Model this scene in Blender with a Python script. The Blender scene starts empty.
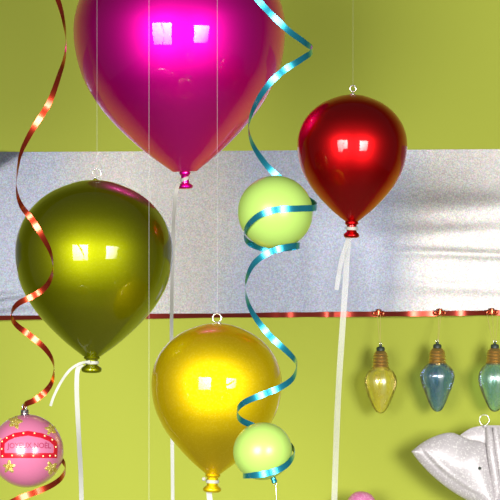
import bpy, bmesh, math, random
from mathutils import Vector, Matrix
random.seed(7)
scn = bpy.context.scene
C = scn.collection
pi = math.pi

# ---------------------------------------------------------------- camera
D = 4.2            # camera to wall (m)
W = 0.60           # width of the wall seen in the frame (m)
cam_d = bpy.data.cameras.new('camera'); cam = bpy.data.objects.new('camera', cam_d); C.objects.link(cam)
cam_d.sensor_width = 36; cam_d.lens = 36 * D / W
cam_d.clip_start = 0.05; cam_d.clip_end = 50
cam.location = (0, -D, 0); cam.rotation_euler = (pi / 2, 0, 0)
scn.camera = cam
scn.view_settings.view_transform = 'Standard'
scn.view_settings.look = 'None'
scn.view_settings.exposure = 0.12
scn.view_settings.gamma = 1

def K(d):                       # metres per pixel at distance d in front of the wall
    return W / 500 * (D - d) / D
def P(px, py, d):
    k = K(d)
    return Vector(((px - 250) * k, -d, (250 - py) * k))

# ---------------------------------------------------------------- materials
def new_mat(name):
    m = bpy.data.materials.new(name); m.use_nodes = True
    nt = m.node_tree
    return m, nt, nt.nodes['Principled BSDF']

def principled(name, col, rough=.5, metal=0., coat=0., coat_rough=.03, spec=.5, speck=None, bump=None, trans=0., alpha=1., sheen=0.):
    m, nt, b = new_mat(name)
    b.inputs['Base Color'].default_value = (*col, 1)
    b.inputs['Roughness'].default_value = rough
    b.inputs['Metallic'].default_value = metal
    if metal == 1 and coat: b.inputs['Specular Tint'].default_value = (*[min(1, c * 1.1) for c in col], 1)
    b.inputs['Coat Weight'].default_value = coat
    b.inputs['Coat Roughness'].default_value = coat_rough
    if metal == 1: b.inputs['Coat IOR'].default_value = 1.4
    b.inputs['Specular IOR Level'].default_value = spec
    b.inputs['Transmission Weight'].default_value = trans
    b.inputs['Alpha'].default_value = alpha
    tc = nt.nodes.new('ShaderNodeTexCoord')
    if speck:                   # (scale, threshold, colour, strength): fine glitter in the paint
        v = nt.nodes.new('ShaderNodeTexVoronoi'); v.inputs['Scale'].default_value = speck[0]
        nt.links.new(tc.outputs['Object'], v.inputs['Vector'])
        sep = nt.nodes.new('ShaderNodeSeparateColor'); nt.links.new(v.outputs['Color'], sep.inputs[0])
        mr = nt.nodes.new('ShaderNodeMapRange'); mr.inputs['From Min'].default_value = speck[1]
        mr.inputs['From Max'].default_value = 1; mr.inputs['To Max'].default_value = speck[3]
        nt.links.new(sep.outputs[0], mr.inputs['Value'])
        mx = nt.nodes.new('ShaderNodeMix'); mx.data_type = 'RGBA'
        mx.inputs['A'].default_value = (*col, 1); mx.inputs['B'].default_value = (*speck[2], 1)
        nt.links.new(mr.outputs[0], mx.inputs['Factor'])
        nt.links.new(mx.outputs['Result'], b.inputs['Base Color'])
    if bump:                    # (scale, strength, distance)
        n = nt.nodes.new('ShaderNodeTexNoise'); n.inputs['Scale'].default_value = bump[0]
        nt.links.new(tc.outputs['Object'], n.inputs['Vector'])
        bp = nt.nodes.new('ShaderNodeBump'); bp.inputs['Strength'].default_value = bump[1]
        bp.inputs['Distance'].default_value = bump[2]
        nt.links.new(n.outputs['Fac'], bp.inputs['Height'])
        nt.links.new(bp.outputs['Normal'], b.inputs['Normal'])
    return m

def glass_mat(name, tint, body, body_fac, gloss=(1, 1, 1)):
    """thin blown glass: tinted see-through film, some colour of its own, a pearly gloss"""
    m = bpy.data.materials.new(name); m.use_nodes = True
    nt = m.node_tree; nt.nodes.clear()
    out = nt.nodes.new('ShaderNodeOutputMaterial')
    tr = nt.nodes.new('ShaderNodeBsdfTransparent')
    lw = nt.nodes.new('ShaderNodeLayerWeight'); lw.inputs['Blend'].default_value = .35
    mc = nt.nodes.new('ShaderNodeMix'); mc.data_type = 'RGBA'
    mc.inputs['A'].default_value = (*tint, 1)
    mc.inputs['B'].default_value = (*[t ** 1.15 for t in tint], 1)
    nt.links.new(lw.outputs['Facing'], mc.inputs['Factor'])
    nt.links.new(mc.outputs['Result'], tr.inputs['Color'])
    df = nt.nodes.new('ShaderNodeBsdfPrincipled')
    df.inputs['Base Color'].default_value = (*body, 1); df.inputs['Roughness'].default_value = .25
    df.inputs['Metallic'].default_value = .15
    gl = nt.nodes.new('ShaderNodeBsdfGlossy'); gl.inputs['Roughness'].default_value = .06
    n = nt.nodes.new('ShaderNodeTexNoise'); n.inputs['Scale'].default_value = 55
    tc = nt.nodes.new('ShaderNodeTexCoord')
    mp = nt.nodes.new('ShaderNodeMapping'); mp.inputs['Scale'].default_value = (1.6, 1.6, .35)
    nt.links.new(tc.outputs['Object'], mp.inputs['Vector']); nt.links.new(mp.outputs[0], n.inputs['Vector'])
    cr = nt.nodes.new('ShaderNodeValToRGB')
    cr.color_ramp.elements[0].position = .35; cr.color_ramp.elements[0].color = (.9, .72, .95, 1)
    cr.color_ramp.elements[1].position = .65; cr.color_ramp.elements[1].color = (*gloss, 1)
    nt.links.new(n.outputs['Fac'], cr.inputs['Fac']); nt.links.new(cr.outputs['Color'], gl.inputs['Color'])
    bp = nt.nodes.new('ShaderNodeBump'); bp.inputs['Strength'].default_value = .8; bp.inputs['Distance'].default_value = .003
    nt.links.new(n.outputs['Fac'], bp.inputs['Height']); nt.links.new(bp.outputs['Normal'], gl.inputs['Normal'])
    hz = nt.nodes.new('ShaderNodeBsdfGlossy'); hz.inputs['Roughness'].default_value = .34
    n2 = nt.nodes.new('ShaderNodeTexNoise'); n2.inputs['Scale'].default_value = 90; nt.links.new(mp.outputs[0], n2.inputs['Vector'])
    c2 = nt.nodes.new('ShaderNodeValToRGB'); e = c2.color_ramp.elements
    e[0].position = .36; e[0].color = (.75, .62, .95, 1); e[1].position = .64; e[1].color = (.8, 1, .85, 1)
    x = e.new(.5); x.color = (1, .95, 1, 1)
    nt.links.new(n2.outputs['Fac'], c2.inputs['Fac']); nt.links.new(c2.outputs['Color'], hz.inputs['Color']); nt.links.new(bp.outputs['Normal'], hz.inputs['Normal'])
    hf = nt.nodes.new('ShaderNodeMapRange'); hf.inputs['From Min'].default_value = .42; hf.inputs['From Max'].default_value = .62
    hf.inputs['To Min'].default_value = .03; hf.inputs['To Max'].default_value = .30
    nt.links.new(n2.outputs['Fac'], hf.inputs['Value'])
    m0 = nt.nodes.new('ShaderNodeMixShader'); nt.links.new(hf.outputs[0], m0.inputs[0])
    nt.links.new(tr.outputs[0], m0.inputs[1]); nt.links.new(hz.outputs[0], m0.inputs[2])
    m1 = nt.nodes.new('ShaderNodeMixShader'); m1.inputs[0].default_value = body_fac
    nt.links.new(m0.outputs[0], m1.inputs[1]); nt.links.new(df.outputs[0], m1.inputs[2])
    fr = nt.nodes.new('ShaderNodeFresnel'); fr.inputs['IOR'].default_value = 1.22
    ad = nt.nodes.new('ShaderNodeMath'); ad.operation = 'ADD'; ad.inputs[1].default_value = .07; nt.links.new(fr.outputs[0], ad.inputs[0])
    m2 = nt.nodes.new('ShaderNodeMixShader')
    nt.links.new(ad.outputs[0], m2.inputs[0]); nt.links.new(m1.outputs[0], m2.inputs[1]); nt.links.new(gl.outputs[0], m2.inputs[2])
    nt.links.new(m2.outputs[0], out.inputs['Surface'])
    return m

def foil_mat():
    m, nt, b = new_mat('holographic foil')
    tc = nt.nodes.new('ShaderNodeTexCoord')
    v = nt.nodes.new('ShaderNodeTexVoronoi'); v.inputs['Scale'].default_value = 760
    nt.links.new(tc.outputs['Object'], v.inputs['Vector'])
    sep = nt.nodes.new('ShaderNodeSeparateColor'); nt.links.new(v.outputs['Color'], sep.inputs[0])
    # each tiny facet gets a pale rainbow hue of its own
    hs = nt.nodes.new('ShaderNodeCombineColor'); hs.mode = 'HSV'
    nt.links.new(sep.outputs[0], hs.inputs[0]); hs.inputs[1].default_value = FOIL['sat']
    mr = nt.nodes.new('ShaderNodeMapRange'); mr.inputs['To Min'].default_value = FOIL['vmin']; mr.inputs['To Max'].default_value = FOIL['vmax']
    nt.links.new(sep.outputs[1], mr.inputs['Value']); nt.links.new(mr.outputs[0], hs.inputs[2])
    # broad diffraction hues drifting over the sheet
    n = nt.nodes.new('ShaderNodeTexWave'); n.inputs['Scale'].default_value = .75; n.inputs['Phase Offset'].default_value = -1.2; n.inputs['Distortion'].default_value = 1.2; n.inputs['Detail Scale'].default_value = 4
    nt.links.new(tc.outputs['Object'], n.inputs['Vector'])
    cr = nt.nodes.new('ShaderNodeValToRGB'); e = cr.color_ramp.elements
    e[0].position = .3; e[0].color = (.80, .87, 1.08, 1); e[1].position = .68; e[1].color = (1, .95, .89, 1)
    x = e.new(.5); x.color = (.92, .93, .96, 1)
    nt.links.new(n.outputs['Fac'], cr.inputs['Fac'])
    mx = nt.nodes.new('ShaderNodeMix'); mx.data_type = 'RGBA'; mx.blend_type = 'MULTIPLY'; mx.inputs['Factor'].default_value = 1
    nt.links.new(hs.outputs[0], mx.inputs['A']); nt.links.new(cr.outputs['Color'], mx.inputs['B'])
    nt.links.new(mx.outputs['Result'], b.inputs['Base Color'])
    b.inputs['Metallic'].default_value = FOIL['metal']; b.inputs['Roughness'].default_value = FOIL['rough']
    # facets also tilt a little
    bp = nt.nodes.new('ShaderNodeBump'); bp.inputs['Strength'].default_value = .25; bp.inputs['Distance'].default_value = .0006
    nt.links.new(sep.outputs[2], bp.inputs['Height']); nt.links.new(bp.outputs['Normal'], b.inputs['Normal'])
    return m
FOIL = dict(sat=.17, vmin=.19, vmax=.295, metal=.46, rough=.36)

M = {}
M['wall'] = principled('lime wall paint', (.345, .39, .036), .62, spec=.2, bump=(120, .08, .002))
M['foil'] = foil_mat()
M['magenta'] = principled('magenta mirrored glass', (.92, .004, .42), .50, 1, 1, .03)
M['green'] = principled('olive green mirrored glass', (.27, .29, .002), .54, 1, 1, .03, speck=(900, .55, (.30, .32, .01), .6))
M['gold'] = principled('gold mirrored glass', (.89, .67, .004), .63, 1, 1, .03, speck=(800, .6, (.95, .75, .03), .7))
M['red'] = principled('red mirrored glass', (.60, .006, .008), .44, 1, .8, .03)
M['lime'] = principled('lime satin ball', (.42, .635, .13), .34, 0, .25, .25)
M['blue_ribbon'] = principled('blue metallic ribbon', (.03, .40, .55), .26, .8, .35, .14)
M['red_ribbon'] = principled('red copper metallic ribbon', (.60, .055, .018), .26, .9, .35, .14)
M['trim_ribbon'] = principled('dark red foil ribbon', (.46, .06, .04), .3, .85)
M['copper'] = principled('copper foil', (.62, .17, .08), .3, .9)
M['white_ribbon'] = principled('white satin ribbon', (.48, .49, .43), .5)
M['sheer'] = principled('sheer white ribbon', (.62, .62, .58), .5, alpha=.33)
M['line'] = principled('clear nylon line', (.85, .84, .86), .3, alpha=.12)
M['thread'] = principled('gold thread', (.75, .62, .22), .4, .3)
M['wire'] = principled('silver wire', (.85, .84, .80), .22, .9)
M['cap_silver'] = principled('silver cap', (.85, .84, .84), .2, 1)
M['pink'] = principled('pink glass ball', (.54, .15, .27), .28, .0, .7, .12)
M['sign_red'] = principled('red sign enamel', (.50, .006, .02), .3, 0, .4, .1)
M['sign_text'] = principled('rose lettering', (.36, .03, .09), .4)
M['sign_bulb'] = principled('pale yellow paint', (.95, .80, .35), .35)
M['glitter'] = principled('gold glitter', (.62, .44, .06), .4, .6, speck=(900, .45, (1, .9, .35), 1), bump=(900, .6, .001))
M['socket'] = principled('gold bulb socket', (.70, .45, .14), .36, .9)
M['black'] = principled('dark plug', (.03, .045, .03), .5)
M['glass_yellow'] = glass_mat('yellow glass', (1, .985, .55), (.95, .80, .06), .26)
M['glass_blue'] = glass_mat('blue glass', (.56, .74, .88), (.07, .25, .42), .20)
M['glass_teal'] = glass_mat('aqua green glass', (.76, .95, .93), (.2, .6, .6), .10)
M['pearl'] = principled('pearl white glitter', (.51, .475, .485), .42, .1, .4, .2, speck=(700, .72, (.74, .72, .70), 1), bump=(600, .25, .0008))
M['pink_glitter'] = principled('rose pink glitter', (.72, .19, .42), .4, .1, .3, .2, speck=(800, .7, (.95, .55, .75), .8), bump=(700, .3, .0008))

# ---------------------------------------------------------------- object helpers
def thing(name, label, cat, loc, group=None):
    o = bpy.data.objects.new(name, None); C.objects.link(o)
    o.location = loc; o.empty_display_size = .02
    o['label'] = label; o['category'] = cat
    if group: o['group'] = group
    return o
def wloc(o):
    v = o.location.copy()
    while o.parent: o = o.parent; v += o.location
    return v
def mesh(name, vf, mat, parent=None, smooth=True, origin=None):
    """vf = (world verts, faces): ONE mesh object, optionally a child"""
    vs, fs = vf
    o_w = wloc(parent) if parent else (origin or Vector((0, 0, 0)))
    me = bpy.data.meshes.new(name)
    me.from_pydata([tuple(Vector(v) - o_w) for v in vs], [], fs)
    me.validate(); me.update()
    bm = bmesh.new(); bm.from_mesh(me); bmesh.ops.recalc_face_normals(bm, faces=bm.faces); bm.to_mesh(me); bm.free()
    for p in me.polygons: p.use_smooth = smooth
    if smooth: me.set_sharp_from_angle(angle=math.radians(50))
    me.materials.append(mat)
    o = bpy.data.objects.new(name, me); C.objects.link(o)
    if parent: o.parent = parent
    else: o.location = o_w
    return o
def tag(o, label, cat, group=None, kind=None):
    if label: o['label'] = label
    if cat: o['category'] = cat
    if group: o['group'] = group
    if kind: o['kind'] = kind
    return o
def join(*vfs):
    V, F = [], []
    for v, f in vfs:
        n = len(V); V += list(v); F += [tuple(i + n for i in q) for q in f]
    return V, F
def lathe(prof, base, axis=Vector((0, 0, 1)), seg=64, closed=False):
    """prof = [(radius, height along axis)]"""
    axis = axis.normalized()
    u = axis.orthogonal().normalized(); w = axis.cross(u)
    V, F = [], []
    rings = []
    for r, h in prof:
        c = base + axis * h
        if r < 1e-7:
            rings.append([len(V)]); V.append(c)
        else:
            rings.append(list(range(len(V), len(V) + seg)))
            for i in range(seg):
                a = 2 * pi * i / seg
                V.append(c + u * (r * math.cos(a)) + w * (r * math.sin(a)))
    for a, b in zip(rings, rings[1:]):
        for i in range(seg):
            j = (i + 1) % seg
            if len(a) == 1 and len(b) == 1: continue
            if len(a) == 1: F.append((a[0], b[i], b[j]))
            elif len(b) == 1: F.append((a[i], b[0], a[j]))
            else: F.append((a[i], b[i], b[j], a[j]))
    for rg, flip in ((rings[0], 1), (rings[-1], 0)):
        if len(rg) > 1 and not closed: F.append(tuple(rg))
    return V, F
def catmull(pts, n=10):
    out = []
    L = len(pts)
    for i in range(L - 1):
        p0 = pts[max(i - 1, 0)]; p1 = pts[i]; p2 = pts[i + 1]; p3 = pts[min(i + 2, L - 1)]
        for k in range(n):
            t = k / n; t2 = t * t; t3 = t2 * t
            out.append(tuple(.5 * (2 * b + (c - a) * t + (2 * a - 5 * b + 4 * c - d) * t2 + (3 * b - a - 3 * c + d) * t3)
                             for a, b, c, d in zip(p0, p1, p2, p3)))
    out.append(tuple(pts[-1]))
    return out
def tube(path, r, seg=8, cyclic=False):
    path = [Vector(p) for p in path]; n = len(path)
    V, F = [], []
    up = None
    for i, p in enumerate(path):
        if cyclic: t = path[(i + 1) % n] - path[i - 1]
        else: t = path[min(i + 1, n - 1)] - path[max(i - 1, 0)]
        t.normalize()
        if up is None: up = t.orthogonal().normalized()
        up = (up - t * up.dot(t)).normalized(); w = t.cross(up)
        rr = r[i] if isinstance(r, (list, tuple)) else r
        for k in range(seg):
            a = 2 * pi * k / seg
            V.append(p + up * (rr * math.cos(a)) + w * (rr * math.sin(a)))
    for i in range(n if cyclic else n - 1):
        j = (i + 1) % n
        for k in range(seg):
            l = (k + 1) % seg
            F.append((i * seg + k, i * seg + l, j * seg + l, j * seg + k))
    if not cyclic:
        F.append(tuple(range(seg))); F.append(tuple(range((n - 1) * seg, n * seg)))
    return V, F
def ring(c, r, wire, ydir=Vector((0, 1, 0)), n=28):
    u = ydir.orthogonal().normalized(); w = ydir.cross(u)
    return tube([c + u * (r * math.cos(2 * pi * i / n)) + w * (r * math.sin(2 * pi * i / n)) for i in range(n)], wire, 8, True)
def strip(path, wdirs, ndirs, w, th):
    """flat ribbon with real thickness along a path"""
    V, F = [], []
    n = len(path)
    for i, p in enumerate(path):
        ww = w[i] if isinstance(w, (list, tuple)) else w
        b = wdirs[i] * (ww / 2); nn = ndirs[i] * (th / 2)
        V += [p - b - nn, p + b - nn, p + b + nn, p - b + nn]
    for i in range(n - 1):
        for k in range(4):
            l = (k + 1) % 4
            F.append((i * 4 + k, i * 4 + l, i * 4 + 4 + l, i * 4 + 4 + k))
    F.append((0, 1, 2, 3)); F.append(tuple(range(4 * n - 4, 4 * n)))
    return V, F
def flat_strip(pts, w, th=.0002, n=8, twist=0., wob=0.):
    """ribbon through (px, py, d) points; it faces the room, turned by twist (rad) along its run"""
    q = catmull(pts, n); path = [P(*p) for p in q]
    wd, nd = [], []
    for i in range(len(path)):
        t = (path[min(i + 1, len(path) - 1)] - path[max(i - 1, 0)]).normalized()
        f = Vector((0, -1, 0)); b = t.cross(f).normalized(); f = b.cross(t).normalized()
        a = twist * i / len(path) + wob * math.sin(i * .35)
        b2 = b * math.cos(a) + f * math.sin(a); nd.append(b2.cross(t)); wd.append(b2)
    return strip(path, wd, nd, w, th)

# ---------------------------------------------------------------- the setting
vs = [(-2.6, 0, -1.3), (2.6, 0, -1.3), (2.6, 0, 1.5), (-2.6, 0, 1.5), (-2.6, .1, -1.3), (2.6, .1, -1.3), (2.6, .1, 1.5), (-2.6, .1, 1.5)]
o = mesh('wall_back', (vs, [(0, 1, 2, 3), (4, 5, 6, 7), (0, 1, 5, 4), (2, 3, 7, 6), (0, 3, 7, 4), (1, 2, 6, 5)]), M['wall'], smooth=False)
o['kind'] = 'structure'

vs = [(x, y, z) for x in (-2.6, 2.6) for y in (-5, 0) for z in (-1.4, -1.3)]
o = mesh('floor', (vs, [(0, 1, 3, 2), (4, 5, 7, 6), (0, 1, 5, 4), (2, 3, 7, 6), (0, 2, 6, 4), (1, 3, 7, 5)]), principled('grey floor', (.22, .21, .2), .6, bump=(60, .1, .002)), smooth=False)
o['kind'] = 'structure'
# holographic foil band across the wall ------------------------------------
def band_edge(px):
    return 152.2 - 3.0 * px / 500, 317.2 - 5.2 * px / 500
def foil_h(px, py):
    """relief of the loosely fixed sheet, in px"""
    r = max(0, min(1, (px - 345) / 110)); r = r * r * (3 - 2 * r)
    h = 0
    for yc, wd, a in ((206, 13, 1.0), (232, 9, .65), (254, 4.5, .62), (286, 7, .55)):
        y = py - yc - 2.0 * math.sin(px * .021 + yc)
        h += a * r * math.exp(-(y / wd) ** 2)
    # crumpled lower left corner
    l = max(0, 1 - px / 60) if px > -80 else 1
    for yc, wd, a in ((297, 4, .9), (308, 4, .7)):
        h += a * l * math.exp(-((py - yc + px * .12) / wd) ** 2)
    # bent upper left corner
    t = (165 - .62 * px) - py
    if t > 0 and px < 24: h += .75 * min(t, 16)
    h += .7 * math.exp(-((t + 1) / 1.3) ** 2) if px < 24 else 0
    return h
def film_out(px, py):
    """how far (m) the film stands off the wall where it bows out between its fixings"""
    if px < 130: return .075 * (130 - max(px, -60)) ** 2 / (190 * 2) * .0012 * 1.6
    if px < 395: g = max(0, min(1, (px - 300) / 95)); g = g * g * (3 - 2 * g)
    else:
        q = px - 395; g = max(0, 1 - (q * q / 80 if q < 40 else q - 20) / 150)
    v = max(0, min(1, (py - 150) / 110)); v = v * v * (3 - 2 * v)
    return .0140 * g * (.12 + .88 * v)
V, F = [], []
xs = [-700 + i * 25 for i in range(24)] + [-100 + i * 4 for i in range(176)] + [604 + 25 * i for i in range(24)]
NY = 96
for x in xs:
    yt, yb = band_edge(x)
    for j in range(NY + 1):
        y = yt + (yb - yt) * j / NY
        V.append(P(x, y, .0012) + Vector((0, -foil_h(x, y) * .0012 - film_out(x, y), 0)))
nf = len(V)
for x in xs:
    yt, yb = band_edge(x)
    for j in (0, NY): V.append(P(x, yt + (yb - yt) * j / NY, .0003))
for i in range(len(xs) - 1):
    for j in range(NY):
        a = i * (NY + 1) + j; F.append((a, a + 1, a + NY + 2, a + NY + 1))
    F.append((i * (NY + 1), (i + 1) * (NY + 1), nf + 2 * i + 2, nf + 2 * i))
    F.append((i * (NY + 1) + NY, (i + 1) * (NY + 1) + NY, nf + 2 * i + 3, nf + 2 * i + 1))
o = mesh('foil_band', (V, F), M['foil'])
tag(o, 'wide silver holographic foil band running across the lime green wall', 'foil')

# red ribbon along the lower edge -----------------------------------------
path, wd, nd = [], [], []
tie_x = [378.5, 440, 492]
for i in range(420):
    px = -400 + i * 3
    yb = band_edge(px)[1] + .6
    # the ribbon bows off the wall between its ties
    bow = 1.2 + .9 * math.sin(px * .05) + .6 * math.sin(px * .017 + 1)
    if px > 330: bow = 1.2 + 1.6 * abs(math.sin((px - 378.5) * pi / 58))
    roll = .22 * math.sin(px * .035) + (.3 * math.sin((px - 378) * .11) if px > 280 else 0)
    roll += .5 * max(0, min(1, (300 - px) / 40))
    path.append(P(px, yb, .0040) + Vector((0, -bow * .0012 - film_out(px, yb), 0)))
    b = Vector((0, math.sin(roll), math.cos(roll))); wd.append(b)
for i in range(len(path)):
    t = (path[min(i + 1, len(path) - 1)] - path[max(i - 1, 0)]).normalized()
    nd.append(t.cross(wd[i]).normalized())
o = mesh('edging_ribbon', strip(path, wd, nd, 5.2 * .0012, .0003), M['trim_ribbon'])
tag(o, 'narrow dark red metallic ribbon along the lower edge of the silver foil band', 'ribbon')

# ---------------------------------------------------------------- balloons
DEEP = 1.9         # the ornaments hang well in front of the wall
BP = [(0, .90), (.08, .897), (.2, .880), (.34, .837), (.5, .770), (.64, .683), (.77, .565), (.88, .42), (.95, .27), (.99, .12), (1, -.02),
      (.992, -.16), (.965, -.32), (.92, -.47), (.86, -.60), (.77, -.755), (.66, -.90), (.54, -1.035), (.42, -1.155), (.31, -1.255), (.21, -1.335), (.145, -1.385), (.115, -1.41)]
def balloon(name, label, mat, cx, cy, R, d, neck_px, nr, rk, tail=None, tail_mat='white_ribbon', tail_w=4, wrap_tilt=0., extra=None, loop=None, knot=None, ls=1.0, extra_mat='white_ribbon'):
    """cx, cy = widest level; neck_px = where the neck ends; nr = neck ring radius, rk = lip radius"""
    d0 = d; d = DEEP * d
    if tail: tail = [(x, y, d + q - d0) for x, y, q in tail]
    if extra: extra = [(x, y, d + q - d0) for x, y, q in extra]
    if knot: knot = (knot[0], knot[1], d + knot[2] - d0)
    k = K(d)
    c = P(cx, cy, d)
    bot = P(neck_px[0], neck_px[1], d)
    axis = (c - bot).normalized()
    Rm = R * k
    root = thing(name, label, 'balloon', bot, 'glass balloon ornaments')
    prof = [tuple(p) for p in catmull(BP, 4)]
    mesh('body', lathe([(r * Rm, (h if h > 0 else h * ls) * Rm) for r, h in prof], c, axis, 96), mat, root)
    # neck: bead, waist, flared lip
    top = (c + axis * (-1.41 * ls * Rm) - bot).length / k
    n1 = [(.95 * nr, top + 1.0), (nr, top), (1.12 * nr, top - 1.4), (1.05 * nr, top - 2.6), (.8 * nr, top - 3.6), (.76 * nr, top * .5 + 1),
          (.80 * nr, 7.0 * rk / 9), (.96 * rk, 4.6 * rk / 9), (rk, 3.2 * rk / 9), (.98 * rk, 1.7 * rk / 9), (.8 * rk, .5 * rk / 9), (.55 * rk, 0), (.4 * rk, .8), (0, 1.4)]
    nk = mesh('neck', lathe([(r * k, h * k) for r, h in n1], bot, axis, 48), mat, root)
    # ribbon tied round the waist of the neck
    hw = (top - 3.6 + 7.0 * rk / 9) / 2
    cw = bot + axis * (hw * k)
    tilt = Matrix.Rotation(wrap_tilt, 4, Vector((0, 1, 0)))
    ax2 = (tilt @ axis).normalized()
    wrp = lathe([(.84 * nr * k, -1.7 * k), (.93 * nr * k, -1.5 * k), (.98 * nr * k, 0), (.93 * nr * k, 1.5 * k), (.84 * nr * k, 1.7 * k)], cw, ax2, 40)
    rb = mesh('ribbon_wrap', wrp, M['white_ribbon'], root)
    if tail:
        mesh('ribbon_tail', flat_strip(tail, [w * k for w in tail_w] if isinstance(tail_w, list) else tail_w * k, wob=.25), M[tail_mat], root)
    if extra:
        mesh('ribbon_tail', flat_strip(extra, (2.6 if extra_mat == 'white_ribbon' else 4.6) * k, wob=.3), M[extra_mat], root)
    if knot:
        kk = P(*knot)
        mesh('ribbon_knot', lathe([(0, -2 * k), (1.6 * k, -1.5 * k), (2.2 * k, 0), (1.6 * k, 1.5 * k), (0, 2 * k)], kk, Vector((1, .2, .5)), 16), M['white_ribbon'], root)
    # hanging eye on the crown
    crown = c + axis * (.9 * Rm)
    if loop:
        lx, ly, lr, lw, style = loop
        lc = P(lx, ly, d)
        base = lathe([(2.6 * k, -1.0 * k), (2.4 * k, .6 * k), (1.2 * k, 1.2 * k), (.6 * k, 2 * k)], crown, axis, 20)
        lp = mesh('hanging_loop', ring(lc, lr * k, lw * k) if style == 'ring' else
                  tube([P(lx + lr * x, ly + lr * y, d) for x, y in catmull([(-1.0, -.25), (-.75, -.8), (0, -1.1), (.8, -.7), (.95, .1), (.4, .6), (-.5, .9), (.0, 1.5), (.3, 2.1)], 6)], lw * k, 8), M['wire'], root)
        mesh('crown_stud', base, M['wire'] if style == 'ring' else mat, root)
    return root

balloon('balloon_ornament', 'large magenta pink balloon ornament, cut off by the top of the photo', M['magenta'], 179.3, 29, 106, .28, (185.5, 189), 5.2, 7.6,
        tail=[(178.5, 184, .288), (176, 192, .29), (174, 215, .287), (172.5, 260, .283), (171.5, 330, .28), (171.8, 400, .28), (172.5, 470, .28), (173, 540, .28)], tail_w=3.6, tail_mat='white_ribbon', wrap_tilt=-.35, ls=.955)
balloon('balloon_ornament', 'dark olive green balloon ornament behind the curling red ribbon', M['green'], 94, 251, 79, .40, (91.5, 373), 7.4, 10.2,
        tail=[(82, 364, .408), (78, 369, .41), (76.8, 380, .41), (77, 400, .408), (79, 440, .405), (81, 480, .40), (82, 540, .40)], tail_w=4.6,
        extra=[(90, 361.5, .41), (80, 363.5, .412), (70, 370, .412), (61, 382, .41), (54, 396, .408), (50.5, 406, .406)],
        loop=(97, 174, 4.2, .45, 'hook'), ls=.945)
balloon('balloon_ornament', 'golden yellow balloon ornament hung below the silver band, behind a lime ball', M['gold'], 216.6, 382, 65.3, .43, (212, 492.5), 7.0, 9.2,
        tail=[(208.5, 489, .425), (209.5, 497, .425), (210.5, 510, .425), (211, 550, .425)], tail_w=5.5, loop=(217, 318, 4.4, .75, 'ring'), knot=(203.8, 479, .437))
balloon('balloon_ornament', 'ruby red balloon ornament hanging right of the upper lime ball', M['red'], 352.3, 144, 55, .35, (351.5, 238), 6.2, 8.0,
        tail=[(351, 232, .343), (348.5, 240, .343), (346.8, 258, .343), (345.5, 285, .343), (343, 320, .343), (338.5, 390, .343), (336, 450, .343), (333, 540, .343)], tail_w=6.0, tail_mat='sheer', extra=[(350.5, 235, .345), (346.5, 244, .346), (342, 258, .346), (339, 274, .346), (336.5, 290, .346)], extra_mat='sheer',
        loop=(353, 88.5, 3.0, .6, 'ring'))

# nylon lines the ornaments hang from
def line(label, px, y0, y1, d, r=.36):
    d = DEEP * d; k = K(d)
    o = mesh('hanging_line', tube([P(px, y0, d), P(px, (y0 + y1) / 2, d), P(px, y1, d)], r * k, 6), M['line'], origin=P(px, y1, d))
    tag(o, label, 'line', 'nylon hanging lines')
line('clear nylon line holding up the olive green balloon', 97, -160, 170, .40, .28)
line('clear nylon line crossing both the magenta and olive green balloons, running off the bottom', 149, -160, 640, .478, .33)
line('clear nylon line holding up the golden balloon by its wire ring', 217.3, -160, 314, .43, .3)
line('clear nylon line holding up the ruby red balloon', 353, -160, 86, .35, .12)

# ---------------------------------------------------------------- curled ribbons
def curl(pts, d0, first_sign, balls=()):
    """pts: (px, py) or (px, py, 'X') where X marks an outermost turn of the helix; between turns the ribbon swings behind / in front of its axis"""
    n = 14
    q = catmull([(p[0], p[1]) for p in pts], n)
    ext = [i * n for i, p in enumerate(pts) if len(p) > 2]
    path, rad = [], []
    k = K(d0)
    for i, (x, y) in enumerate(q):
        s = 0
        for j in range(len(ext) - 1):
            if i >= ext[j]: s = j
        a, b = ext[s], ext[s + 1]
        xa, xb = q[a][0], q[b][0]
        mid = (xa + xb) / 2; half = abs(xb - xa) / 2
        c = max(-1, min(1, (x - mid) / half))
        sg = first_sign * (-1) ** s
        sn = sg * math.sqrt(max(0, 1 - c * c))
        dep = sn * half * k * .95
        for bx, by, br in balls:
            rr = (br + 1.6) ** 2 - (x - bx) ** 2 - (y - by) ** 2
            if rr > 0:
                lim = math.sqrt(rr) * k
                dep = max(dep, lim) if sg > 0 else min(dep, -lim)
        path.append((x, y, d0 + dep)); rad.append((c, sn))
    # keep the depth smooth
    ds = [p[2] for p in path]
    for _ in range(4): ds = [ds[0]] + [(ds[i - 1] + 2 * ds[i] + ds[i + 1]) / 4 for i in range(1, len(ds) - 1)] + [ds[-1]]
    for _ in range(6): rad = [rad[0]] + [tuple((rad[i - 1][j] + 2 * rad[i][j] + rad[i + 1][j]) / 4 for j in (0, 1)) for i in range(1, len(rad) - 1)] + [rad[-1]]
    # positions are in pixels of the d0 plane so that a ribbon keeps its shape in space
    pw = [P(x, y, d) for (x, y, _), d in zip(path, ds)]
    wd, nd = [], []
    for i, p in enumerate(pw):
        t = (pw[min(i + 1, len(pw) - 1)] - pw[max(i - 1, 0)]).normalized()
        r = Vector((rad[i][0], -rad[i][1], 0))
        if r.length < 1e-4: r = Vector((0, -1, 0))
        r.normalize()
        b = t.cross(r)
        b.normalize(); wd.append(b); nd.append(b.cross(t).normalized())
    return pw, wd, nd

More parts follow.
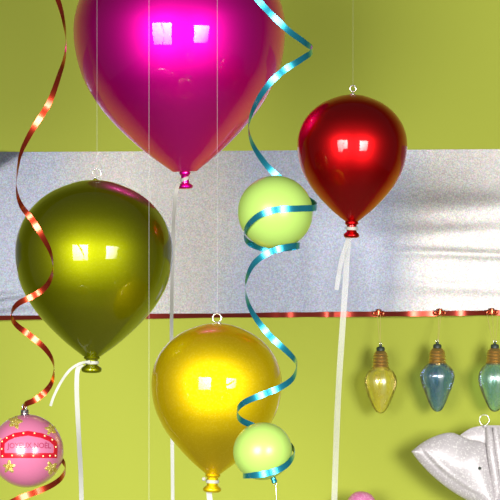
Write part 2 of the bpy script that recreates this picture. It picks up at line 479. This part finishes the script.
BALL1 = (275.3, 212.3, 37.6); BALL2 = (262.6, 451.2, 29.6); PINK = (27, 451, 36.6)
dB = DEEP * .51
pw, wd, nd = curl([(225, -52, 'X'), (240, -22), (258, 0), (272, 15), (289, 31), (304, 42), (312.5, 50.5, 'X'), (301, 59.5), (285, 69.5), (271, 82), (259, 98), (251, 115), (248.5, 128, 'X'), (252, 143), (261, 158), (274, 173), (300, 194),
                   (317, 206.5, 'X'), (300, 208.5), (278, 209.5), (261, 214.5), (249, 224), (244, 234, 'X'), (249, 243), (266, 249), (288, 248), (300, 245.5, 'X'), (285, 247.5), (268, 253), (254, 263.5), (247, 277), (245, 290, 'X'),
                   (250, 308), (260, 324), (272, 338), (286, 350.5), (294.5, 359.5), (297, 366.5, 'X'), (293, 378), (281, 387), (263, 394.5), (247, 401), (239.5, 406.5), (237, 412.5, 'X'), (241, 420), (256, 427), (278, 436),
                   (294, 450, 'X'), (290, 461.5), (279, 469.5), (261, 474.5), (243, 475.5)][:-1] + [(243, 475.5, 'X')], dB, -1, (BALL1, BALL2))
o = mesh('curled_ribbon', strip(pw, wd, nd, 6.2 * K(dB), .00025), M['blue_ribbon'], origin=pw[-1])
tag(o, 'shiny blue curling ribbon spiralling around the two lime green balls', 'ribbon', 'curled metallic ribbons')
dR = DEEP * .50
pw, wd, nd = curl([(30, -62, 'X'), (48, -28), (58, 0), (63, 18), (66, 40, 'X'), (64.5, 58), (59, 76), (49, 103), (33, 129), (22, 150), (18, 167), (16.3, 188, 'X'), (21, 205), (32, 219.5), (41, 234), (50, 251),
                   (53.2, 267, 'X'), (50.5, 279), (44, 288.5), (32, 296.5), (19, 303), (12.5, 310), (11.2, 317, 'X'), (17, 325.5), (30, 335.5), (44, 347.5), (52, 359), (54.2, 370, 'X'), (51.5, 383), (44, 393), (34, 400.5), (24, 406, 'X'),
                   (22, 420), (36, 440), (58, 456), (65.5, 467, 'X'), (62, 477), (52, 485), (36, 492), (18, 499), (2, 508), (-8, 520, 'X')], dR, -1, (PINK,))
o = mesh('curled_ribbon', strip(pw, wd, nd, 5.8 * K(dR), .00025), M['red_ribbon'], origin=pw[-1])
tag(o, 'copper red curling ribbon spiralling down to the pink ball', 'ribbon', 'curled metallic ribbons')

# ---------------------------------------------------------------- lime balls
def lime_ball(label, b, squash, up, cap_px):
    k = K(dB); c = P(b[0], b[1], dB)
    axis = Vector(up).normalized()
    root = thing('ball_ornament', label, 'bauble', c - Vector((0, 0, b[2] * k)), 'lime green ball ornaments')
    r = b[2] * k
    mesh('body', lathe([(r * math.sin(pi * i / 48), r * squash * math.cos(pi * i / 48)) for i in range(49)], c, axis, 80), M['lime'], root)
    e = c + axis * (r * squash)
    cp = mesh('cap', lathe([(2.8 * k, -1.2 * k), (2.9 * k, .2 * k), (2.4 * k, 1.4 * k), (2.8 * k, 2.6 * k), (2.9 * k, 4.6 * k), (2.0 * k, 5.4 * k), (0, 5.6 * k)], e, axis, 24), M['blue_ribbon'], root)
    mesh('cap_loop', ring(e + axis * (6.4 * k), 1.5 * k, .35 * k), M['wire'], cp)
    return root, e, axis
lime_ball('larger matte lime green ball wound with blue ribbon in front of the silver band', BALL1, .965, (.05, .55, .84), None)
r2, e2, a2 = lime_ball('smaller matte lime green ball in front of the golden balloon', BALL2, .97, (.36, -.10, -.92), None)
mesh('hanging_thread', tube([e2 + a2 * .0072, e2 + Vector((.003, -.001, -.014)), e2 + Vector((.004, -.001, -.05)), e2 + Vector((.004, -.001, -.12))], .00018, 6), M['wire'], r2)

# ---------------------------------------------------------------- pink ball with the sign
kp = K(dR); cP = P(PINK[0], PINK[1], dR); rP = PINK[2] * kp
pk = thing('ball_ornament', 'pink glass ball with a red JOYEUX NOEL marquee sign and gold glitter stars', 'bauble', cP - Vector((0, 0, rP)))
body = mesh('body', lathe([(rP * math.sin(pi * i / 48), rP * math.cos(pi * i / 48)) for i in range(49)], cP, Vector((0, 0, 1)), 96), M['pink'], pk)
def on_ball(px, py, lift):
    """where the sight line of a photo point meets the ball, lifted off its surface"""
    o = Vector((0, -D, 0)); t = (P(px, py, 0) - o).normalized()
    oc = o - cP; bq = oc.dot(t); q = bq * bq - (oc.dot(oc) - rP * rP)
    hit = o + t * (-bq - math.sqrt(max(q, 0)))
    v = (hit - cP).normalized()
    return cP + v * (rP + lift * kp)
# cap and loop
e = cP + Vector((0, 0, rP)) + Vector((-2.0 * kp, 0, -.3 * kp))
ca = Vector((-.05, -.05, 1)).normalized()
cp = mesh('cap', lathe([(4.6 * kp, -1.0 * kp), (4.7 * kp, .3 * kp), (4.2 * kp, .8 * kp), (4.2 * kp, 1.6 * kp), (4.5 * kp, 2.1 * kp), (4.1 * kp, 2.8 * kp), (4.0 * kp, 4.6 * kp), (3.2 * kp, 5.6 * kp), (0, 6 * kp)], e, ca, 32), M['cap_silver'], pk)
mesh('cap_loop', ring(e + ca * (8 * kp), 2.4 * kp, .7 * kp, Vector((.35, 1, 0)).normalized()), M['cap_silver'], cp)
# marquee frame: an arched band between an outer and an inner outline
outer = [(.6, 458), (14, 458), (28, 458), (42, 458), (56.8, 458), (57.3, 450), (57, 442), (51, 437.2), (42, 433.4), (28, 431), (14, 433.2), (6, 437), (.9, 441), (.4, 450)]
inner = [(4.8, 453), (14, 453), (28, 453), (42, 453), (53.4, 453), (53.9, 449), (53.4, 445), (49, 441.2), (41, 438), (28, 435.6), (15, 437.6), (8.5, 440.5), (4.8, 443.6), (4.4, 449)]
def loop_pts(pl, n=6):
    out = []
    for i in range(len(pl)):
        a, b = pl[i], pl[(i + 1) % len(pl)]
        out += [(a[0] + (b[0] - a[0]) * t / n, a[1] + (b[1] - a[1]) * t / n) for t in range(n)]
    return out
lo, li = loop_pts(outer), loop_pts(inner)
V, F = [], []; n = len(lo)
for a, b in zip(lo, li):
    V += [on_ball(*a, -.2), on_ball(*a, .35), on_ball((a[0] + b[0]) / 2, (a[1] + b[1]) / 2, .5), on_ball(*b, .35), on_ball(*b, -.2)]
for i in range(n):
    j = (i + 1) % n
    for q in range(4): F.append((i * 5 + q, i * 5 + q + 1, j * 5 + q + 1, j * 5 + q))
sg = mesh('sign_frame', (V, F), M['sign_red'], pk)
for x, y in ((2.4, 441.5), (7, 438), (13.4, 435.6), (23.5, 433.4), (34.5, 433.4), (44.6, 436), (52, 439.8), (55.5, 447), (2, 449), (2.7, 456), (12.3, 455.5), (22.4, 455.7), (33.3, 455.7), (43, 456), (49.7, 455.7), (55.2, 455.6)):
    nrm = (on_ball(x, y, 1) - on_ball(x, y, 0)).normalized()
    mesh('sign_bulb', lathe([(.95 * kp, -.2 * kp), (.95 * kp, .35 * kp), (.7 * kp, .7 * kp), (.4 * kp, .9 * kp), (0, 1.05 * kp)], on_ball(x, y, .2), nrm, 12), M['sign_bulb'], sg)
# the lettering
cu = bpy.data.curves.new('lettering', 'FONT'); cu.body = 'JOYEUX NO\u00cbL'; cu.resolution_u = 4; cu.offset = .012
to = bpy.data.objects.new('lettering', cu); C.objects.link(to)
bpy.context.view_layer.update()
tm = to.evaluated_get(bpy.context.evaluated_depsgraph_get()).to_mesh()
tv = [v.co.copy() for v in tm.vertices]; tf = [tuple(p.vertices) for p in tm.polygons]
to.evaluated_get(bpy.context.evaluated_depsgraph_get()).to_mesh_clear()
bpy.data.objects.remove(to); bpy.data.curves.remove(cu)
x0, x1 = min(v.x for v in tv), max(v.x for v in tv); y0, y1 = min(v.y for v in tv), max(v.y for v in tv)
def letter(v):
    u = (v.x - x0) / (x1 - x0); px = 7.2 + u * 43.6
    w = (v.y - y0) / (y1 - y0)
    return on_ball(px, 449.6 - w * 8.2 + .6 * (2 * u - 1) ** 2, .22)
lt = mesh('lettering', ([letter(v) for v in tv], tf), M['sign_text'], pk, smooth=False)
# glitter stars, ragged
for cx, cy, R, rot in ((15, 421.5, 9.2, .1), (51, 429, 7.2, .5), (9, 467, 7.6, .3), (51.5, 468, 8.6, .7), (-3, 440, 5, .4)):
    ctr = [0, 0]
    ol = []
    for i in range(40):
        a = 2 * pi * i / 40 + rot
        f = abs(((i / 4) % 2) - 1)
        rr = R * (.48 + .52 * f) * random.uniform(.85, 1.12)
        ol.append((cx + rr * math.cos(a), cy - rr * math.sin(a)))
    V = [on_ball(cx, cy, .7)]; F = []
    for f, l in ((.35, .8), (.7, .6), (1, -.15)):
        for x, y in ol:
            V.append(on_ball(cx + (x - cx) * f, cy + (y - cy) * f, l * random.uniform(.6, 1.4) if l > 0 else l))
    for i in range(40):
        j = (i + 1) % 40
        F.append((0, 1 + i, 1 + j))
        for q in (0, 1): F.append((1 + 40 * q + i, 41 + 40 * q + i, 41 + 40 * q + j, 1 + 40 * q + j))
    mesh('glitter_star', (V, F), M['glitter'], pk, smooth=False)

# ---------------------------------------------------------------- bulbs under the edging ribbon
def bulb(label, cx, gprof, glass, d, sock, threads):
    """gprof: glass outline as (radius px, y px); sock = (y top, y bottom, r top, r bottom)"""
    k = K(d)
    yb = gprof[-1][1]
    hang = film_out(threads[0][0], band_edge(threads[0][0])[1]) + .0135
    root = thing('bulb_ornament', label, 'light bulb', P(cx, yb, d), 'glass bulb ornaments hung from the edging ribbon')
    base = P(cx, yb, d)
    gp = [tuple(p) for p in catmull([(r, y) for r, y in gprof], 5)]
    vf = lathe([(max(r, 0) * k, (yb - y) * k) for r, y in gp], base, seg=48, closed=True)
    mesh('glass', vf, M[glass], root)
    yt, ys, rt, rb = sock
    pr = [(rb * .97, ys + 1.2)]
    nt_ = 4
    for i in range(nt_ * 4 + 1):          # screw thread ripples
        f = i / (nt_ * 4)
        y = ys - (ys - yt - 3.2) * f
        pr.append((rb + (rt - rb) * f * .6 + .55 * math.sin(i * pi / 2), y))
    pr += [(rt * .98, yt + 2.4), (rt * .82, yt + 1.0), (rt * .55, yt)]
    sk = mesh('socket', lathe([(r * k, (yb - y) * k) for r, y in pr], base, seg=40), M['socket'], root)
    pl = mesh('plug', lathe([(4.2 * k, (yb - yt - .2) * k), (4.3 * k, (yb - yt + 2.2) * k), (3.4 * k, (yb - yt + 3.6) * k), (1.6 * k, (yb - yt + 4.0) * k), (1.3 * k, (yb - yt + 6.0) * k), (0, (yb - yt + 6.6) * k)], base, seg=20), M['black'], root)
    mesh('plug_loop', ring(P(cx, yt - 6.5, d), 1.3 * k, .3 * k), M['wire'], pl)
    for (xt, yt2) in threads:
        mesh('hanging_thread', tube([P(xt, yt2, hang), P(xt * .6 + cx * .4, (yt2 + yt) / 2 - 2, (hang + d) / 2), P(cx + (xt - cx) * .3, yt - 6.5, d)], .22 * k, 5), M['thread'], root)
dBu = .047
bulb('pale yellow glass bulb ornament with gold socket', 380.6, [(7.6, 366.5), (9.6, 368.6), (13.2, 372), (15.9, 377.5), (16.3, 383), (14.9, 390), (12, 398), (8.6, 405.5), (5.2, 410.8), (2.4, 413), (0, 413.6)],
     'glass_yellow', dBu, (350.5, 367, 6.0, 8.0), [(377.4, 315), (380.4, 315)])
bulb('smoky blue glass bulb ornament with gold socket', 437.3, [(8.2, 362.8), (10.6, 364.6), (14.6, 368.5), (17.2, 374), (17.2, 378.5), (15.2, 386), (12, 394.5), (8.8, 402.5), (5.6, 408.5), (2.6, 411.2), (0, 411.8)],
     'glass_blue', dBu, (347.8, 363.5, 6.6, 8.8), [(439, 315), (441, 315)])
bulb('aqua green glass bulb ornament cut off by the right edge', 494.8, [(8.2, 362.8), (10.2, 364.6), (13.8, 369), (16.2, 374.5), (16.6, 380), (15.2, 387), (12.2, 395.5), (8.8, 403), (5.6, 408.8), (2.6, 411.2), (0, 411.8)],
     'glass_teal', dBu, (348, 363.5, 6.6, 8.8), [(487, 315), (492.5, 315), (498, 315)])
# copper ties that hold the ribbon and the bulbs
def box(c, sx, sy, sz):
    vs = [c + Vector((x * sx / 2, y * sy / 2, z * sz / 2)) for x in (-1, 1) for y in (-1, 1) for z in (-1, 1)]
    return vs, [(0, 1, 3, 2), (4, 5, 7, 6), (0, 1, 5, 4), (2, 3, 7, 6), (0, 2, 6, 4), (1, 3, 7, 5)]
for px, lab in ((378.5, 'small copper foil tie on the edging ribbon above the yellow bulb'), (440, 'small copper foil tie on the edging ribbon above the blue bulb'), (492, 'small copper foil tie on the edging ribbon above the aqua green bulb')):
    y = band_edge(px)[1] + .6; k = .0012; fo = film_out(px, y)
    root = thing('ribbon_tie', lab, 'tie', P(px, y + 3, .006 + fo), 'copper ties on the edging ribbon')
    c = P(px, y - 1.2, .0075 + fo)
    mesh('band', lathe([(2.5 * k, -3.6 * k), (2.7 * k, -3.0 * k), (2.4 * k, -.5 * k), (2.7 * k, 2.2 * k), (2.2 * k, 3.4 * k), (0, 3.6 * k)], c, Vector((.05, 0, 1)), 16), M['copper'], root)
    for s in (-1, 1):
        lp = [P(px + s * (1.5 + 3.6 * math.sin(t)), y - .4 + 1.7 * math.sin(2 * t), .008 + fo + .0025 * math.sin(t)) for t in [i * pi / 12 for i in range(13)]]
        mesh('loop', tube(lp, [(.5 + .8 * math.sin(pi * i / 12)) * k for i in range(13)], 8), M['copper'], root)
    mesh('hook', tube([P(px, y + 1, .009 + fo), P(px, y + 2.4, .012 + fo), P(px + .6, y + 1.2, .0145 + fo)], .4 * k, 6), M['copper'], root)

# ---------------------------------------------------------------- pearly folded ornament at lower right
dW = .07; kw = K(dW)
MX = 495.0
wo = thing('folded_ornament', 'pearly white glitter ornament with one pointed fold and a black dot, below the blue bulb', 'ornament', P(MX, 560, dW))
def resample(pl, n):
    q = [Vector((*p, 0)) for p in catmull(pl, 8)]
    L = [0]
    for a, b in zip(q, q[1:]): L.append(L[-1] + (b - a).length)
    out = []; j = 0
    for i in range(n + 1):
        s = L[-1] * i / n
        while j < len(L) - 2 and L[j + 1] < s: j += 1
        f = (s - L[j]) / max(L[j + 1] - L[j], 1e-9)
        out.append(q[j].lerp(q[j + 1], min(f, 1)))
    return out
def patch(e0, e1, h, th, mirror=False, nu=44, nv=30):
    """closed shell between two outline curves, its front raised by h(u, v) px"""
    A, B = resample(e0, nu), resample(e1, nu)
    V, F = [], []
    for side in (1, 0):
        for i in range(nu + 1):
            for j in range(nv + 1):
                u, v = i / nu, j / nv
                p = A[i].lerp(B[i], v)
                x = 2 * MX - p.x if mirror else p.x
                hh = h(u, v, min((q - p).length for q in A)) - (0 if side else th * min(1, 4 * min(v, 1 - v) + .05, ))
                V.append(P(x, p.y, dW) + Vector((0, -hh * kw, 0)))
    N = (nu + 1) * (nv + 1)
    for s in (0, 1):
        for i in range(nu):
            for j in range(nv):
                a = s * N + i * (nv + 1) + j
                F.append((a, a + 1, a + nv + 2, a + nv + 1))
    for i in range(nu):
        for j in (0, nv):
            a = i * (nv + 1) + j; F.append((a, a + nv + 1, N + a + nv + 1, N + a))
    for j in range(nv):
        for i in (0, nu):
            a = i * (nv + 1) + j; F.append((a, a + 1, N + a + 1, N + a))
    return V, F
e0 = [(411.5, 452), (418, 460.5), (430, 473.5), (446, 487), (464, 498.5), (482, 508), (497, 520)]
e1 = [(411.5, 451), (424, 441.5), (438, 435), (451, 432.5), (460, 435.5), (470, 440), (479, 441), (487, 446), (491, 462), (494.5, 482), (498, 505), (500, 522)]
def hl(u, v, dist):
    s = max(0, math.sin(pi * v))
    h = 12 * (s ** .75) * (.35 + .65 * min(1, u * 2.2)) + 4 * u
    fade = max(0, min(1, 1.5 - 1.7 * u))
    h += 1.5 * fade * math.exp(-((dist - 12.5) / 1.5) ** 2) - 1.2 * fade * math.exp(-((dist - 9.5) / 1.6) ** 2)   # stitched line beside the hem
    return h
mesh('petal', patch(e0, e1, hl, 4), M['pearl'], wo)
mesh('petal', patch(e0, e1, hl, 4, True), M['pearl'], wo)
b0 = [(455, 441), (463, 446), (474, 452), (486, 458), (498, 462), (512, 460), (524, 452), (535, 441)]
b1 = [(456, 439.5), (463, 433.5), (471, 428.5), (481, 426), (492, 425.5), (505, 426), (519, 429), (534, 439.5)]
mesh('back_panel', patch(b0, b1, lambda u, v, dist: -6 + 8 * math.sin(pi * u) * math.sin(pi * min(v * .75 + .1, 1)), 4), M['pearl'], wo)
fp = [P(x, y, dW + d * kw) for x, y, d in catmull([(488.5, 427.5, 1), (489.6, 436, 4), (490.6, 447, 7), (492.5, 460, 9), (495, 476, 9), (497.5, 495, 8), (499, 520, 5)], 6)]
mesh('center_fold', tube(fp, [(2.2 + 2.2 * math.sin(pi * min(1, .1 + .8 * i / len(fp)))) * kw for i in range(len(fp))], 16), M['pearl'], wo)
fp = [P(x, y, dW + d * kw) for x, y, d in catmull([(495.5, 427.5, 1), (496.5, 436, 3), (498, 447, 5), (500, 460, 6), (502, 476, 6), (503, 495, 5), (503, 520, 3)], 6)]
mesh('center_fold', tube(fp, [(2.0 + 2.0 * math.sin(pi * min(1, .1 + .8 * i / len(fp)))) * kw for i in range(len(fp))], 16), M['pearl'], wo)
mesh('hanging_loop', tube([P(484.3 + 5 * math.cos(a), 420 + 5.2 * math.sin(a), dW - .001) for a in [pi * .6 + 2 * pi * i / 26 for i in range(27)]] + [P(483.5, 428, dW)], .42 * kw, 8), M['wire'], wo)
dd = mesh('dot', lathe([(1.5 * kw, -1.2 * kw), (1.5 * kw, .5 * kw), (1.0 * kw, 1.2 * kw), (0, 1.4 * kw)], P(479.8, 468.3, dW + 14.6 * kw), Vector((0, -1, 0)), 16), M['black'], wo)
dd['label'] = 'small black dot'

# pink ornament just entering at the bottom
dP = .06; kk = K(dP)
po = thing('dome_ornament', 'rose pink glitter ornament just peeking in at the bottom edge, right of the sheer ribbon', 'ornament', P(360, 545, dP))
ax = Vector((.16, -.1, 1)).normalized()
cb = P(360.5, 511, dP)
mesh('dome', lathe([(15.6 * kk, -1 * kk), (15.9 * kk, 1 * kk), (15.2 * kk, 6 * kk), (13.8 * kk, 11 * kk), (11.5 * kk, 15 * kk), (8.4 * kk, 17.8 * kk), (4.5 * kk, 19.3 * kk), (0, 19.7 * kk)], cb, ax, 48), M['pink_glitter'], po)
mesh('rim', lathe([(14.5 * kk, -4 * kk), (16.6 * kk, -3.4 * kk), (17 * kk, -1.6 * kk), (16.2 * kk, .3 * kk), (14.5 * kk, .5 * kk)], cb, ax, 48), M['pearl'], po)
mesh('base', lathe([(0, -33 * kk), (9 * kk, -32 * kk), (12 * kk, -24 * kk), (11 * kk, -12 * kk), (13 * kk, -4 * kk), (13 * kk, -1 * kk)], cb, ax, 40), M['pearl'], po)

# ---------------------------------------------------------------- light: two studio softboxes facing the wall, dim room
def softbox(name, loc, size, radiance, aim, spread=pi):
    l = bpy.data.lights.new(name, 'AREA'); l.shape = 'SQUARE'; l.size = size
    l.energy = radiance * pi * size * size; l.spread = spread
    l.color = (1, .985, .96)
    o = bpy.data.objects.new(name, l); C.objects.link(o); o.location = loc
    o.rotation_euler = (Vector(aim) - Vector(loc)).to_track_quat('-Z', 'Y').to_euler()
softbox('softbox', (-.84, -3.0, .0), .92, 4.8, (-.15, 0, -.60), math.radians(65))
softbox('softbox', (1.06, -3.0, .0), .77, 7.2, (.60, 0, -.58), math.radians(65))
w = bpy.data.worlds.new('world'); scn.world = w; w.use_nodes = True
nt = w.node_tree; bg = nt.nodes['Background']
bg.inputs['Color'].default_value = (.95, .97, 1, 1); bg.inputs['Strength'].default_value = .07
